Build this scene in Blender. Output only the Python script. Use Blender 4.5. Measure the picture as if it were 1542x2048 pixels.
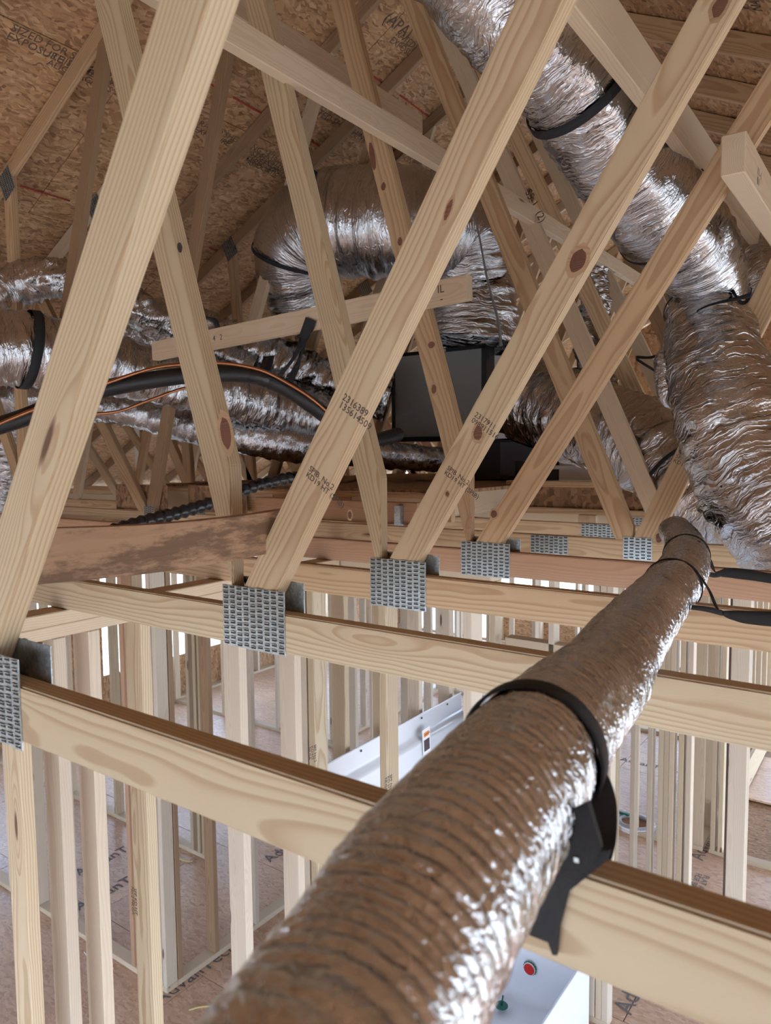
import bpy, bmesh, math, random
import numpy as np
from mathutils import Vector, Matrix
random.seed(7)
for o in list(bpy.data.objects): bpy.data.objects.remove(o)
C = bpy.context.scene.collection
sc = bpy.context.scene

# ------------------------------------------------------------------ camera
F = 1476.0; H = 3.49
ax = np.array([2059.0, 94.0, -F]); ax /= np.linalg.norm(ax)
ay = np.array([1064.0, -124.0, F]); ay -= ax*ay.dot(ax); ay /= np.linalg.norm(ay)
az = np.cross(ax, ay); az = -az if az[1] > 0 else az
M = np.array([ax, ay, az])
cam = bpy.data.cameras.new('camera'); camo = bpy.data.objects.new('camera', cam); C.objects.link(camo)
R = Matrix(((M[0][0], -M[0][1], -M[0][2]), (M[1][0], -M[1][1], -M[1][2]), (M[2][0], -M[2][1], -M[2][2])))
camo.matrix_world = Matrix.Translation((0, 0, H)) @ R.to_4x4()
cam.sensor_fit = 'VERTICAL'; cam.sensor_height = 36; cam.lens = 36*F/2048
cam.clip_start = .02
cam.dof.use_dof = True; cam.dof.focus_distance = 2.4; cam.dof.aperture_fstop = 7.0
sc.camera = camo
def ray(u, v): return M @ np.array([(u-771)/F, (v-1024)/F, 1.0])
def pd(u, v, d): p = ray(u, v)*d; return Vector((p[0], p[1], p[2]+H))
def onY(u, v, y): r = ray(u, v); p = r*(y/r[1]); return Vector((p[0], p[1], p[2]+H))
def onX(u, v, x): r = ray(u, v); p = r*(x/r[0]); return Vector((p[0], p[1], p[2]+H))
def onZ(u, v, z): r = ray(u, v); p = r*((z-H)/r[2]); return Vector((p[0], p[1], p[2]+H))

# ------------------------------------------------------------------ light
w = bpy.data.worlds.new('world'); sc.world = w; w.use_nodes = True
wn = w.node_tree.nodes; wl = w.node_tree.links
bg = wn['Background']; sky = wn.new('ShaderNodeTexSky'); sky.sky_type = 'NISHITA'
sky.sun_disc = False; sky.sun_elevation = math.radians(48); sky.sun_rotation = math.radians(120)
sky.dust_density = 3.0; sky.air_density = 1.2
mixw = wn.new('ShaderNodeMix'); mixw.data_type = 'RGBA'; mixw.inputs['Factor'].default_value = .55
mixw.inputs['B'].default_value = (7.4, 10, 14.2, 1)
wl.new(sky.outputs[0], mixw.inputs['A']); wl.new(mixw.outputs['Result'], bg.inputs['Color'])
bg.inputs['Strength'].default_value = .95
sun = bpy.data.lights.new('sun', 'SUN'); sun.energy = 4.0; sun.angle = math.radians(1.5); sun.color = (1, .95, .87)
so = bpy.data.objects.new('sun', sun); C.objects.link(so)
so.rotation_euler = Vector((-.62, .45, -1.0)).to_track_quat('-Z', 'Y').to_euler()
sc.view_settings.view_transform = 'Standard'; sc.view_settings.look = 'None'
sc.view_settings.gamma = 1; sc.view_settings.use_curve_mapping = False
sc.view_settings.exposure = -0.1
sc.cycles.max_bounces = 6; sc.cycles.diffuse_bounces = 4; sc.cycles.glossy_bounces = 2
sc.cycles.use_adaptive_sampling = True; sc.cycles.adaptive_threshold = .07; sc.cycles.adaptive_min_samples = 12
sc.cycles.use_denoising = True; sc.cycles.time_limit = 1000
sc.cycles.sample_clamp_indirect = 12

# ------------------------------------------------------------------ materials
class N:
    def __init__(s, name):
        s.m = bpy.data.materials.new(name); s.m.use_nodes = True; s.t = s.m.node_tree
        s.b = s.t.nodes['Principled BSDF']
    def n(s, t, **k):
        x = s.t.nodes.new('ShaderNode'+t)
        for a, v in k.items():
            if a.startswith('i_'):
                key = a[2:]; key = int(key) if key.isdigit() else key.replace('_', ' ')
                if isinstance(v, (bpy.types.NodeSocket,)): s.t.links.new(v, x.inputs[key])
                else: x.inputs[key].default_value = v
            else: setattr(x, a, v)
        return x
    def link(s, a, b): s.t.links.new(a, b)
    def math(s, op, a, b=None, c=None):
        x = s.t.nodes.new('ShaderNodeMath'); x.operation = op
        for i, v in enumerate((a, b, c)):
            if v is None: continue
            if isinstance(v, bpy.types.NodeSocket): s.t.links.new(v, x.inputs[i])
            else: x.inputs[i].default_value = v
        return x.outputs[0]
    def vmul(s, v, t):
        x = s.t.nodes.new('ShaderNodeVectorMath'); x.operation = 'MULTIPLY'
        s.t.links.new(v, x.inputs[0]); x.inputs[1].default_value = t; return x.outputs[0]
    def mix(s, f, a, b, mode='MIX'):
        x = s.t.nodes.new('ShaderNodeMix'); x.data_type = 'RGBA'; x.blend_type = mode
        for k, v in (('Factor', f), ('A', a), ('B', b)):
            if isinstance(v, bpy.types.NodeSocket): s.t.links.new(v, x.inputs[k])
            else: x.inputs[k].default_value = v if k == 'Factor' else (*v, 1)
        return x.outputs['Result']
    def ramp(s, f, stops, interp='LINEAR'):
        x = s.t.nodes.new('ShaderNodeValToRGB'); s.t.links.new(f, x.inputs[0]); x.color_ramp.interpolation = interp
        e = x.color_ramp.elements
        while len(e) < len(stops): e.new(.5)
        for i, (p, c) in enumerate(stops):
            e[i].position = p; e[i].color = (*c, 1) if len(c) == 3 else c
        return x.outputs[0]
    def bump(s, h, st, d=.01, prev=None):
        x = s.t.nodes.new('ShaderNodeBump'); s.t.links.new(h, x.inputs['Height'])
        x.inputs['Strength'].default_value = st; x.inputs['Distance'].default_value = d
        if prev is not None: s.t.links.new(prev, x.inputs['Normal'])
        return x.outputs[0]
    def out(s, col=None, rough=None, normal=None, metal=None):
        for k, v in (('Base Color', col), ('Roughness', rough), ('Normal', normal), ('Metallic', metal)):
            if v is None: continue
            if isinstance(v, bpy.types.NodeSocket): s.t.links.new(v, s.b.inputs[k])
            else: s.b.inputs[k].default_value = (*v, 1) if isinstance(v, tuple) else v
        return s.m
def wood(name, pale, dark, freq=135, ringmix=.75, knots=1.0, stain=None, warm=.25):
    s = N(name)
    tc = s.n('TexCoord').outputs['Object']; oi = s.n('ObjectInfo').outputs['Random']
    sep = s.n('SeparateXYZ', i_0=tc)
    r1 = s.math('FRACT', s.math('MULTIPLY', oi, 7.31)); r2 = s.math('FRACT', s.math('MULTIPLY', oi, 13.7)); r3 = s.math('FRACT', s.math('MULTIPLY', oi, 29.3))
    off = s.n('CombineXYZ', i_0=s.math('MULTIPLY', r1, 40.0), i_1=s.math('MULTIPLY', r2, 9.0), i_2=r3)
    va = s.n('VectorMath', operation='ADD', i_0=s.vmul(tc, (1.1, 5, 5)), i_1=off.outputs[0]).outputs[0]
    no = s.n('TexNoise', i_Vector=va, i_Scale=1.0, i_Detail=2.0).outputs[0]
    vb = s.n('VectorMath', operation='ADD', i_0=s.vmul(tc, (7, 14, 14)), i_1=off.outputs[0]).outputs[0]
    no2 = s.n('TexNoise', i_Vector=vb, i_Scale=1.0, i_Detail=1.0).outputs[0]
    yy = s.math('ADD', sep.outputs[1], s.math('MULTIPLY_ADD', r1, .09, .03))
    zz = s.math('ADD', sep.outputs[2], s.math('MULTIPLY_ADD', r2, .12, -.06))
    rad = s.math('SQRT', s.math('ADD', s.math('MULTIPLY', yy, yy), s.math('MULTIPLY', zz, zz)))
    # knots
    vk = s.n('VectorMath', operation='ADD', i_0=s.vmul(tc, (1.5, 6, 8)), i_1=off.outputs[0]).outputs[0]
    vor = s.n('TexVoronoi', i_Vector=vk, i_Scale=1.0).outputs['Distance']
    kn = s.ramp(vor, [(.0, (1, 1, 1)), (.055*knots, (1, 1, 1)), (.085*knots, (0, 0, 0))])
    kfar = s.ramp(vor, [(.0, (1, 1, 1)), (.30*knots, (0, 0, 0))], 'EASE')
    rad = s.math('ADD', rad, s.math('MULTIPLY', no, .055))
    rad = s.math('ADD', rad, s.math('MULTIPLY', no2, .006))
    rad = s.math('ADD', rad, s.math('MULTIPLY', kfar, -.022))
    fr = s.math('FRACT', s.math('MULTIPLY', rad, freq))
    ring = s.ramp(fr, [(0, (.12,)*3), (.45, (.25,)*3), (.80, (1,)*3), (.93, (.9,)*3), (1, (.12,)*3)])
    vc = s.vmul(tc, (9, 420, 420))
    fib = s.n('TexNoise', i_Vector=vc, i_Scale=1.0, i_Detail=3.0).outputs[0]
    big = s.n('TexNoise', i_Vector=va, i_Scale=2.3, i_Detail=1.0).outputs[0]
    mid = tuple((a*.6+b*.4) for a, b in zip(pale, dark))
    c = s.mix(s.math('MULTIPLY', ring, ringmix), pale, dark)
    c = s.mix(s.math('MULTIPLY', big, warm), c, mid)
    c = s.mix(s.math('MULTIPLY', s.math('SUBTRACT', fib, .35), .35), c, mid)
    tint = s.ramp(r3, [(0, (.86, .80, .74)), (.3, (1.0, .97, .93)), (.6, (1.05, 1.0, .95)), (.8, (1.0, .92, .84)), (1, (1.06, 1.05, 1.02))])
    c = s.mix(1.0, c, tint, 'MULTIPLY')
    c = s.mix(s.math('MULTIPLY', kfar, .25), c, dark)
    c = s.mix(s.math('MULTIPLY', kn, .9), c, (.10, .040, .022))
    if stain:
        vs = s.vmul(tc, (3, 6, 9)); sn = s.n('TexNoise', i_Vector=vs, i_Scale=1.3, i_Detail=9.0, i_Roughness=.72).outputs[0]
        c = s.mix(s.math('MULTIPLY', s.ramp(sn, [(.47, (0, 0, 0)), (.55, (1, 1, 1))]), .8), c, stain)
    nb = s.bump(s.math('ADD', s.math('MULTIPLY', ring, .5), fib), .22, .0012)
    return s.out(c, .62, nb)
PINE = wood('pine_pale', (.60, .52, .37), (.38, .255, .145), ringmix=.8)
PINE2 = wood('pine_yellow', (.56, .42, .265), (.34, .20, .10), freq=90)
SPRUCE = wood('spruce_pink', (.59, .50, .375), (.41, .30, .195), freq=200, ringmix=.4)
BROWNW = wood('pine_weathered', (.36, .24, .145), (.19, .115, .06), freq=150, ringmix=.6)
STAINW = wood('spruce_stained', (.50, .34, .22), (.34, .21, .13), freq=160, ringmix=.35, knots=.6, stain=(.13, .075, .04))
STUD = wood('stud_spruce', (.62, .55, .45), (.47, .37, .27), freq=170, ringmix=.42, knots=.9)
REDW = wood('fir_reddish', (.46, .285, .18), (.31, .17, .10), freq=180, ringmix=.5, knots=.5)

def osb(name, cols, sc_=1.0, rough=.75):
    s = N(name); tc = s.n('TexCoord').outputs['Object']; oi = s.n('ObjectInfo').outputs['Random']
    off = s.n('CombineXYZ', i_0=s.math('MULTIPLY', oi, 53.0), i_1=s.math('MULTIPLY', oi, 31.0), i_2=0.0).outputs[0]
    tc = s.n('VectorMath', operation='ADD', i_0=tc, i_1=off).outputs[0]
    dis = s.n('TexNoise', i_Vector=tc, i_Scale=9.0, i_Detail=2.0).outputs['Color']
    tw = s.n('VectorMath', operation='ADD', i_0=tc, i_1=s.vmul(dis, (.10, .10, .0))).outputs[0]
    def lay(a, b, rot):
        mp = s.n('Mapping', i_Vector=tw, i_Rotation=(0, 0, rot), i_Scale=(a*sc_, b*sc_, 6.0))
        v = s.n('TexVoronoi', i_Vector=mp.outputs[0], i_Scale=1.0); sp = s.n('SeparateXYZ', i_0=v.outputs['Color'])
        fi = s.n('TexNoise', i_Vector=s.vmul(mp.outputs[0], (1.0, 9, 1)), i_Scale=1.0, i_Detail=2.0).outputs[0]
        return s.math('ADD', s.math('MULTIPLY', sp.outputs[0], .75), s.math('MULTIPLY', fi, .3))
    l1 = lay(13, 62, .25); l2 = lay(15, 70, -.55); l3 = lay(22, 60, 1.35)
    k = s.n('TexNoise', i_Vector=tc, i_Scale=16.0, i_Detail=1.0).outputs[0]; k2 = s.n('TexNoise', i_Vector=tc, i_Scale=11.0, i_Detail=1.0).outputs[1]
    f = s.mix(s.ramp(k, [(.47, (0, 0, 0)), (.51, (1, 1, 1))]), l1, l2)
    f = s.mix(s.ramp(k2, [(.52, (0, 0, 0)), (.55, (1, 1, 1))]), f, l3)
    n = len(cols); c = s.ramp(f, [(.08+.86*i/(n-1), q) for i, q in enumerate(cols)])
    ti = s.ramp(s.n('TexNoise', i_Vector=tc, i_Scale=1.1, i_Detail=2.0).outputs[0], [(.3, (.86, .82, .80)), (.7, (1.08, 1.05, 1.0))])
    c = s.mix(1.0, c, ti, 'MULTIPLY')
    return s.out(c, rough, s.bump(f, .35, .002))
OSB = osb('osb_sheathing', [(.17, .088, .042), (.33, .19, .095), (.43, .26, .135), (.49, .31, .17), (.60, .42, .26)])
OSBD = osb('osb_dark', [(.13, .07, .04), (.26, .155, .085), (.36, .22, .12), (.43, .28, .17)], 1.4)
SUB = osb('subfloor_panel', [(.42, .26, .17), (.54, .36, .25), (.60, .41, .29), (.66, .48, .36)], 1.0, .38)

def foil(name, base, rough=.2, wr=1.0, ucount=6.0, vcount=95.0):
    s = N(name); uv = s.n('TexCoord').outputs['UV']; ob = s.n('TexCoord').outputs['Object']
    d = s.n('TexNoise', i_Vector=ob, i_Scale=7.0, i_Detail=3.0).outputs['Color']
    u2 = s.n('VectorMath', operation='ADD', i_0=s.vmul(uv, (ucount, vcount, 1)), i_1=s.vmul(d, (1.2, 7.0, 0))).outputs[0]
    n1 = s.n('TexNoise', i_Vector=u2, i_Scale=1.0, i_Detail=4.0, i_Distortion=.8).outputs[0]
    rd = s.n('TexNoise', i_Vector=ob, i_Scale=26.0, i_Detail=2.0, i_Distortion=1.0).outputs[0]
    rdg = s.math('POWER', s.math('SUBTRACT', 1.0, s.math('ABSOLUTE', s.math('MULTIPLY_ADD', rd, 5.0, -2.5))), 2.0)
    rd2 = s.n('TexNoise', i_Vector=s.vmul(u2, (1.6, .55, 1)), i_Scale=1.0, i_Detail=2.0, i_Distortion=.5).outputs[0]
    rdg2 = s.math('POWER', s.math('MAXIMUM', s.math('SUBTRACT', 1.0, s.math('ABSOLUTE', s.math('MULTIPLY_ADD', rd2, 6.0, -3.0))), 0.0), 2.5)
    v1 = s.n('TexVoronoi', i_Vector=s.n('VectorMath', operation='ADD', i_0=s.vmul(uv, (ucount*2.2, vcount*.7, 1)), i_1=s.vmul(d, (2.2, 5.0, 0))).outputs[0], i_Scale=1.0)
    n2 = s.n('TexNoise', i_Vector=ob, i_Scale=70.0, i_Detail=3.0, i_Distortion=1.5).outputs[0]
    b = s.bump(n1, .5*wr, .010); b = s.bump(v1.outputs['Distance'], .4*wr, .005, b); b = s.bump(rdg2, .38*wr, .005, b); b = s.bump(n2, .5*wr, .003, b)
    rr = s.ramp(n2, [(.35, (rough*.6,)*3), (.7, (rough*1.6,)*3)])
    c = s.mix(s.ramp(s.n('TexNoise', i_Vector=ob, i_Scale=4.0).outputs[0], [(.4, (0, 0, 0)), (.6, (1, 1, 1))]), base, tuple(x*.86 for x in base))
    return s.out(c, rr, b, 1.0)
FOIL = foil('foil_silver', (.60, .60, .62), .17)
FOILW = foil('foil_crushed', (.60, .59, .60), .15, 1.2, 4.0, 70.0)
FOILB = foil('foil_small_duct', (.60, .61, .64), .19, .62, 13.0, 150.0)

def plain(name, col, rough=.5, metal=0.0, nscale=0, nst=.1, var=.0):
    s = N(name)
    if nscale:
        ob = s.n('TexCoord').outputs['Object']; n = s.n('TexNoise', i_Vector=ob, i_Scale=nscale, i_Detail=4.0).outputs[0]
        c = s.mix(s.math('MULTIPLY', n, var), col, tuple(x*.55 for x in col))
        return s.out(c, rough, s.bump(n, nst, .003), metal)
    return s.out(col, rough, None, metal)
def galv():
    s = N('galvanised'); ob = s.n('TexCoord').outputs['Object']
    v = s.n('TexVoronoi', i_Vector=ob, i_Scale=170.0).outputs['Color']
    c = s.mix(s.n('SeparateXYZ', i_0=v).outputs[0], (.33, .36, .37), (.50, .54, .55))
    return s.out(c, .42, None, .85)
GALV = galv()
SLOT = plain('slot_dark', (.035, .03, .028), .8)
BLACKR = plain('black_rubber', (.012, .012, .014), .45, 0, 60, .2, .3)
BLACKW = plain('black_webbing', (.018, .019, .023), .75, 0, 900, .6, .5)
BLACKT = plain('black_tape', (.02, .02, .022), .25, 0, 70, .5, .3)
DUCTBOARD = plain('duct_board_grey', (.30, .305, .30), .5, .0, 3, .1, .5)
DARKM = plain('dark_cabinet', (.018, .019, .022), .4, .3, 5, .1, .4)
SHEETM = plain('sheet_metal', (.55, .56, .58), .3, 1.0, 4, .05, .3)
COPPER = plain('copper', (.45, .20, .10), .35, 1.0)
PVC = plain('white_pvc', (.78, .78, .77), .35)
TUBW = plain('white_fibreglass', (.78, .80, .84), .16)
INK = plain('stamp_ink', (.07, .055, .05), .8)
INKG = plain('print_ink_grey', (.13, .125, .13), .8)
INKR = plain('print_ink_brown', (.12, .085, .065), .9)
REDP = plain('red_plastic', (.62, .02, .015), .35)
GREENP = plain('green_plastic', (.01, .13, .09), .4)
ORANGE = plain('orange_print', (.85, .25, .03), .5)
WHITEP = plain('white_paper', (.82, .82, .84), .5)
REDL = plain('red_chalk', (.42, .06, .04), .9)
YELL = plain('yellow_cord', (.62, .50, .22), .7)
GREYC = plain('grey_coil', (.34, .36, .40), .4)

# ------------------------------------------------------------------ helpers
def tag(o, label=None, cat=None, group=None, kind=None):
    if label: o['label'] = label
    if cat: o['category'] = cat
    if group: o['group'] = group
    if kind: o['kind'] = kind
    return o
def empty(name, loc=(0, 0, 0), **k):
    o = bpy.data.objects.new(name, None); C.objects.link(o); o.location = loc; o.empty_display_size = .1
    return tag(o, **k)
_par = {}
def link(name, me, parent=None, mat=None, mw=None):
    """mw: matrix in world space; parents are unrotated empties or boards whose world matrix is recorded"""
    o = bpy.data.objects.new(name, me); C.objects.link(o)
    if mat is not None and len(me.materials) == 0: me.materials.append(mat)
    mw = mw if mw is not None else Matrix()
    _par[o.name] = mw.copy()
    if parent is not None:
        pm = _par.get(parent.name) or Matrix.Translation(parent.location)
        o.parent = parent; o.matrix_parent_inverse = Matrix(); o.matrix_basis = pm.inverted() @ mw
    else: o.matrix_basis = mw
    return o
def mesh(verts, faces, smooth=False, name='m'):
    me = bpy.data.meshes.new(name); me.from_pydata([tuple(v) for v in verts], [], faces); me.validate(); me.update()
    if smooth: me.polygons.foreach_set('use_smooth', [True]*len(me.polygons))
    return me
def boxdata(x0, x1, y0, y1, z0, z1, b=0.0):
    if b <= 0:
        v = [(x, y, z) for x in (x0, x1) for y in (y0, y1) for z in (z0, z1)]
        return v, [(0, 1, 3, 2), (4, 6, 7, 5), (0, 4, 5, 1), (2, 3, 7, 6), (0, 2, 6, 4), (1, 5, 7, 3)]
    bm = bmesh.new(); bmesh.ops.create_cube(bm, size=1)
    for q in bm.verts: q.co = Vector((x0+(q.co.x+.5)*(x1-x0), y0+(q.co.y+.5)*(y1-y0), z0+(q.co.z+.5)*(z1-z0)))
    bmesh.ops.bevel(bm, geom=bm.edges[:], offset=b, segments=1, affect='EDGES')
    bm.verts.index_update(); v = [tuple(q.co) for q in bm.verts]; f = [tuple(q.index for q in g.verts) for g in bm.faces]; bm.free()
    return v, f
_bc = {}
def boxmesh(dx, dy, dz, b, mat):
    k = (round(dx, 4), round(dy, 4), round(dz, 4), b, mat.name)
    if k not in _bc:
        v, f = boxdata(-dx/2, dx/2, -dy/2, dy/2, -dz/2, dz/2, b); _bc[k] = mesh(v, f); _bc[k].materials.append(mat)
    return _bc[k]
def board_x(name, x0, x1, y0, y1, z0, z1, mat, parent=None, b=.003):   # grain along X, width along Z
    return link(name, boxmesh(x1-x0, y1-y0, z1-z0, b, mat), parent, None, Matrix.Translation(((x0+x1)/2, (y0+y1)/2, (z0+z1)/2)))
ROTY = Matrix.Rotation(math.pi/2, 4, 'Z')
def board_y(name, x0, x1, y0, y1, z0, z1, mat, parent=None, b=.003):
    return link(name, boxmesh(y1-y0, x1-x0, z1-z0, b, mat), parent, None, Matrix.Translation(((x0+x1)/2, (y0+y1)/2, (z0+z1)/2)) @ ROTY)
UPX = Matrix(((0, 0, 1, 0), (0, 1, 0, 0), (1, 0, 0, 0), (0, 0, 0, 1)))  # local X -> world Z (handedness fixed below)
UPX = Matrix.Rotation(-math.pi/2, 4, 'Y')
def stud(x0, x1, y0, y1, z0, z1, mat, parent, name='stud'):
    if x1-x0 < y1-y0: mw = UPX @ Matrix.Rotation(math.pi/2, 4, 'X'); dims = (z1-z0, x1-x0, y1-y0)
    else: mw = UPX; dims = (z1-z0, y1-y0, x1-x0)
    return link(name, boxmesh(*dims, .003, mat), parent, None, Matrix.Translation(((x0+x1)/2, (y0+y1)/2, (z0+z1)/2)) @ mw)
def clip(poly, a, b, c):      # keep a*x+b*z<=c
    out = []
    for i in range(len(poly)):
        p, q = poly[i], poly[(i+1) % len(poly)]; dp = a*p[0]+b*p[1]-c; dq = a*q[0]+b*q[1]-c
        if dp <= 0: out.append(p)
        if (dp < 0 < dq) or (dq < 0 < dp):
            t = dp/(dp-dq); out.append((p[0]+t*(q[0]-p[0]), p[1]+t*(q[1]-p[1])))
    return out
def member(name, a, b, y, mat, parent, clips=(), w=.089, th=.038, wob=0):
    """board in the plane of a truss: a, b = (x, z) ends of its centre line, front face at y"""
    a = Vector(a); b = Vector(b); L = (b-a).length; d = (b-a)/L; n = Vector((-d.y, d.x))
    if n.y < 0: n = -n
    poly = [tuple(a-n*w/2), tuple(b-n*w/2), tuple(b+n*w/2), tuple(a+n*w/2)]
    for c in clips: poly = clip(poly, *c)
    if len(poly) < 3: return None
    mw = Matrix(((d.x, 0, n.x, a.x), (0, 1, 0, y+th/2), (d.y, 0, n.y, a.y), (0, 0, 0, 1)))
    if mw.to_3x3().determinant() < 0: mw = Matrix(((d.x, 0, -n.x, a.x), (0, 1, 0, y+th/2), (d.y, 0, -n.y, a.y), (0, 0, 0, 1)))
    inv = mw.inverted(); bm = bmesh.new()
    lo = [bm.verts.new(inv @ Vector((p[0], y, p[1]))) for p in poly]; hi = [bm.verts.new(inv @ Vector((p[0], y+th, p[1]))) for p in poly]
    k = len(poly); bm.faces.new(lo); bm.faces.new(hi[::-1])
    for i in range(k): bm.faces.new((lo[i], hi[i], hi[(i+1) % k], lo[(i+1) % k]))
    bmesh.ops.recalc_face_normals(bm, faces=bm.faces[:])
    bmesh.ops.bevel(bm, geom=bm.edges[:], offset=.003, segments=2, affect='EDGES', clamp_overlap=True)
    me = bpy.data.meshes.new(name); bm.to_mesh(me); bm.free()
    return link(name, me, parent, mat, mw)
def catmull(pts, n):
    out = []; P = [pts[0]*1]+list(pts)+[pts[-1]*1]
    P[0] = pts[0]*2-pts[1]; P[-1] = pts[-1]*2-pts[-2]
    for i in range(1, len(P)-2):
        for j in range(n):
            t = j/n; a, b, c, d = P[i-1], P[i], P[i+1], P[i+2]
            out.append(.5*((2*b)+(c-a)*t+(2*a-5*b+4*c-d)*t*t+(3*b-a-3*c+d)*t**3))
    out.append(P[-2]); return out
def path(pts, rad, step):
    """dense points + radii, evenly stepped"""
    q = [Vector((*p, r)) for p, r in zip([tuple(p) for p in pts], rad)] if hasattr(rad, '__len__') else [Vector((*p, rad)) for p in [tuple(p) for p in pts]]
    d = catmull(q, 24); pos = [d[0]]; acc = 0; res = [d[0]]; L = 0
    for i in range(1, len(d)):
        s = (Vector(d[i][:3])-Vector(d[i-1][:3])).length; t0 = acc
        while t0 + s >= step and s > 1e-9:
            f = (step-t0)/s; f0 = f
            p = d[i-1].lerp(d[i], min(1, (step-t0)/s+ (0))); res.append(p)
            d[i-1] = p; s = (Vector(d[i][:3])-Vector(p[:3])).length; t0 = 0
        acc = t0+s
    return [Vector(p[:3]) for p in res], [p[3] for p in res]
def frames(P):
    T = [(P[min(i+1, len(P)-1)]-P[max(i-1, 0)]).normalized() for i in range(len(P))]
    u = T[0].orthogonal().normalized(); U = []
    for i, t in enumerate(T):
        u = (u-t*u.dot(t)).normalized(); U.append(u)
    return T, U
def tube(name, pts, rad, mat, parent=None, step=.02, seg=24, disp=None, caps=False, uvlen=1.0):
    P, Rr = path(pts, rad, step); T, U = frames(P); V = []; s = 0; S = []
    for i, p in enumerate(P):
        if i: s += (p-P[i-1]).length
        S.append(s); v = T[i].cross(U[i])
        for j in range(seg):
            th = 2*math.pi*j/seg; r = Rr[i]
            if disp: r = r+disp(s, th, r)
            V.append(p+(U[i]*math.cos(th)+v*math.sin(th))*r)
    Fc = []; n = len(P)
    for i in range(n-1):
        for j in range(seg):
            a = i*seg+j; b = i*seg+(j+1) % seg; Fc.append((a, b, b+seg, a+seg))
    me = bpy.data.meshes.new(name); me.from_pydata(V, [], Fc+([tuple(range(seg))[::-1], tuple(range((n-1)*seg, n*seg))] if caps else []))
    me.polygons.foreach_set('use_smooth', [True]*len(me.polygons))
    uvl = me.uv_layers.new(name='uv'); arr = np.zeros((len(me.loops), 2)); k = 0
    for i in range(n-1):
        for j in range(seg):
            arr[k] = (j/seg, S[i]); arr[k+1] = ((j+1)/seg, S[i]); arr[k+2] = ((j+1)/seg, S[i+1]); arr[k+3] = (j/seg, S[i+1]); k += 4
    uvl.data.foreach_set('uv', arr.ravel()); me.update()
    return link(name, me, parent, mat)
def wrinkle(amp, seed, f=1.0):
    rs = random.Random(seed); W = [(rs.uniform(20, 60)*f, rs.randint(1, 3), rs.uniform(0, 6.3), rs.uniform(.3, 1)) for _ in range(5)]
    W += [(rs.uniform(90, 170)*f, rs.randint(1, 5), rs.uniform(0, 6.3), rs.uniform(.15, .4)) for _ in range(5)]
    W += [(rs.uniform(3, 9), rs.randint(2, 4), rs.uniform(0, 6.3), 1.0) for _ in range(2)]
    def d(s, th, r):
        q = 0
        for a, k, p, w in W: q += w*math.sin(a*s+1.3*math.sin(k*th+p)+k*th*(1 if p > 3 else -1)+p)
        return amp*(abs(q)*.7-1.2)
    return d
def ring_band(name, pts, rad, s0, width, mat, parent, grow=.004, seg=40, tilt=0):
    P, Rr = path(pts, rad, .01); T, U = frames(P); i = min(len(P)-1, max(0, int(s0/.01)))
    t = T[i]; u = U[i]; v = t.cross(u); r = Rr[i]+grow; V = []; Fc = []
    for (dt, dr) in ((-width/2, 0), (width/2, 0), (width/2, .003), (-width/2, .003)):
        for j in range(seg):
            th = 2*math.pi*j/seg; V.append(P[i]+t*(dt+tilt*math.cos(th)*r)+(u*math.cos(th)+v*math.sin(th))*(r+dr))
    for a in range(4):
        for j in range(seg): Fc.append((a*seg+j, a*seg+(j+1) % seg, ((a+1) % 4)*seg+(j+1) % seg, ((a+1) % 4)*seg+j))
    return link(name, mesh(V, Fc, True), parent, mat)
def ribbon(name, pts, widths, wdir, mat, parent=None, th=.002, n=8):
    P = catmull([Vector((*p, w)) for p, w in zip(pts, widths)], n); V = []; k = len(P); wd = []
    for i, p in enumerate(P):
        f = i/(k-1)*(len(wdir)-1) if isinstance(wdir, list) else 0
        d = (Vector(wdir[int(f)]).lerp(Vector(wdir[min(int(f)+1, len(wdir)-1)]), f-int(f)) if isinstance(wdir, list) else Vector(wdir)).normalized()
        t = (Vector(P[min(i+1, k-1)][:3])-Vector(P[max(i-1, 0)][:3])).normalized(); nn = t.cross(d).normalized()*th/2; c = Vector(p[:3]); w2 = d*p[3]/2
        V += [c-w2-nn, c+w2-nn, c+w2+nn, c-w2+nn]
    Fc = [(0, 3, 2, 1), tuple(range(4*k-4, 4*k))]
    for i in range(k-1):
        for j in range(4): Fc.append((4*i+j, 4*i+(j+1) % 4, 4*i+4+(j+1) % 4, 4*i+4+j))
    return link(name, mesh(V, Fc, True), parent, mat)
def text(name, s, size, mw, mat, parent, align='LEFT', sp=1.0):
    cu = bpy.data.curves.new(name, 'FONT'); cu.body = s; cu.size = size; cu.align_x = align; cu.resolution_u = 2; cu.extrude = .0002
    cu.space_line = .85; cu.space_character = sp; cu.materials.append(mat)
    tmp = bpy.data.objects.new(name, cu); me = bpy.data.meshes.new_from_object(tmp); bpy.data.objects.remove(tmp)
    o = bpy.data.objects.new(name, me); C.objects.link(o); pm = _par.get(parent.name) or Matrix.Translation(parent.location)
    o.parent = parent; o.matrix_basis = pm.inverted() @ mw
    return o
def frame_m(origin, right, up):
    r = Vector(right).normalized(); u = Vector(up); u = (u-r*u.dot(r)).normalized(); n = r.cross(u)
    return Matrix(((r.x, u.x, n.x, origin[0]), (r.y, u.y, n.y, origin[1]), (r.z, u.z, n.z, origin[2]), (0, 0, 0, 1)))

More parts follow.
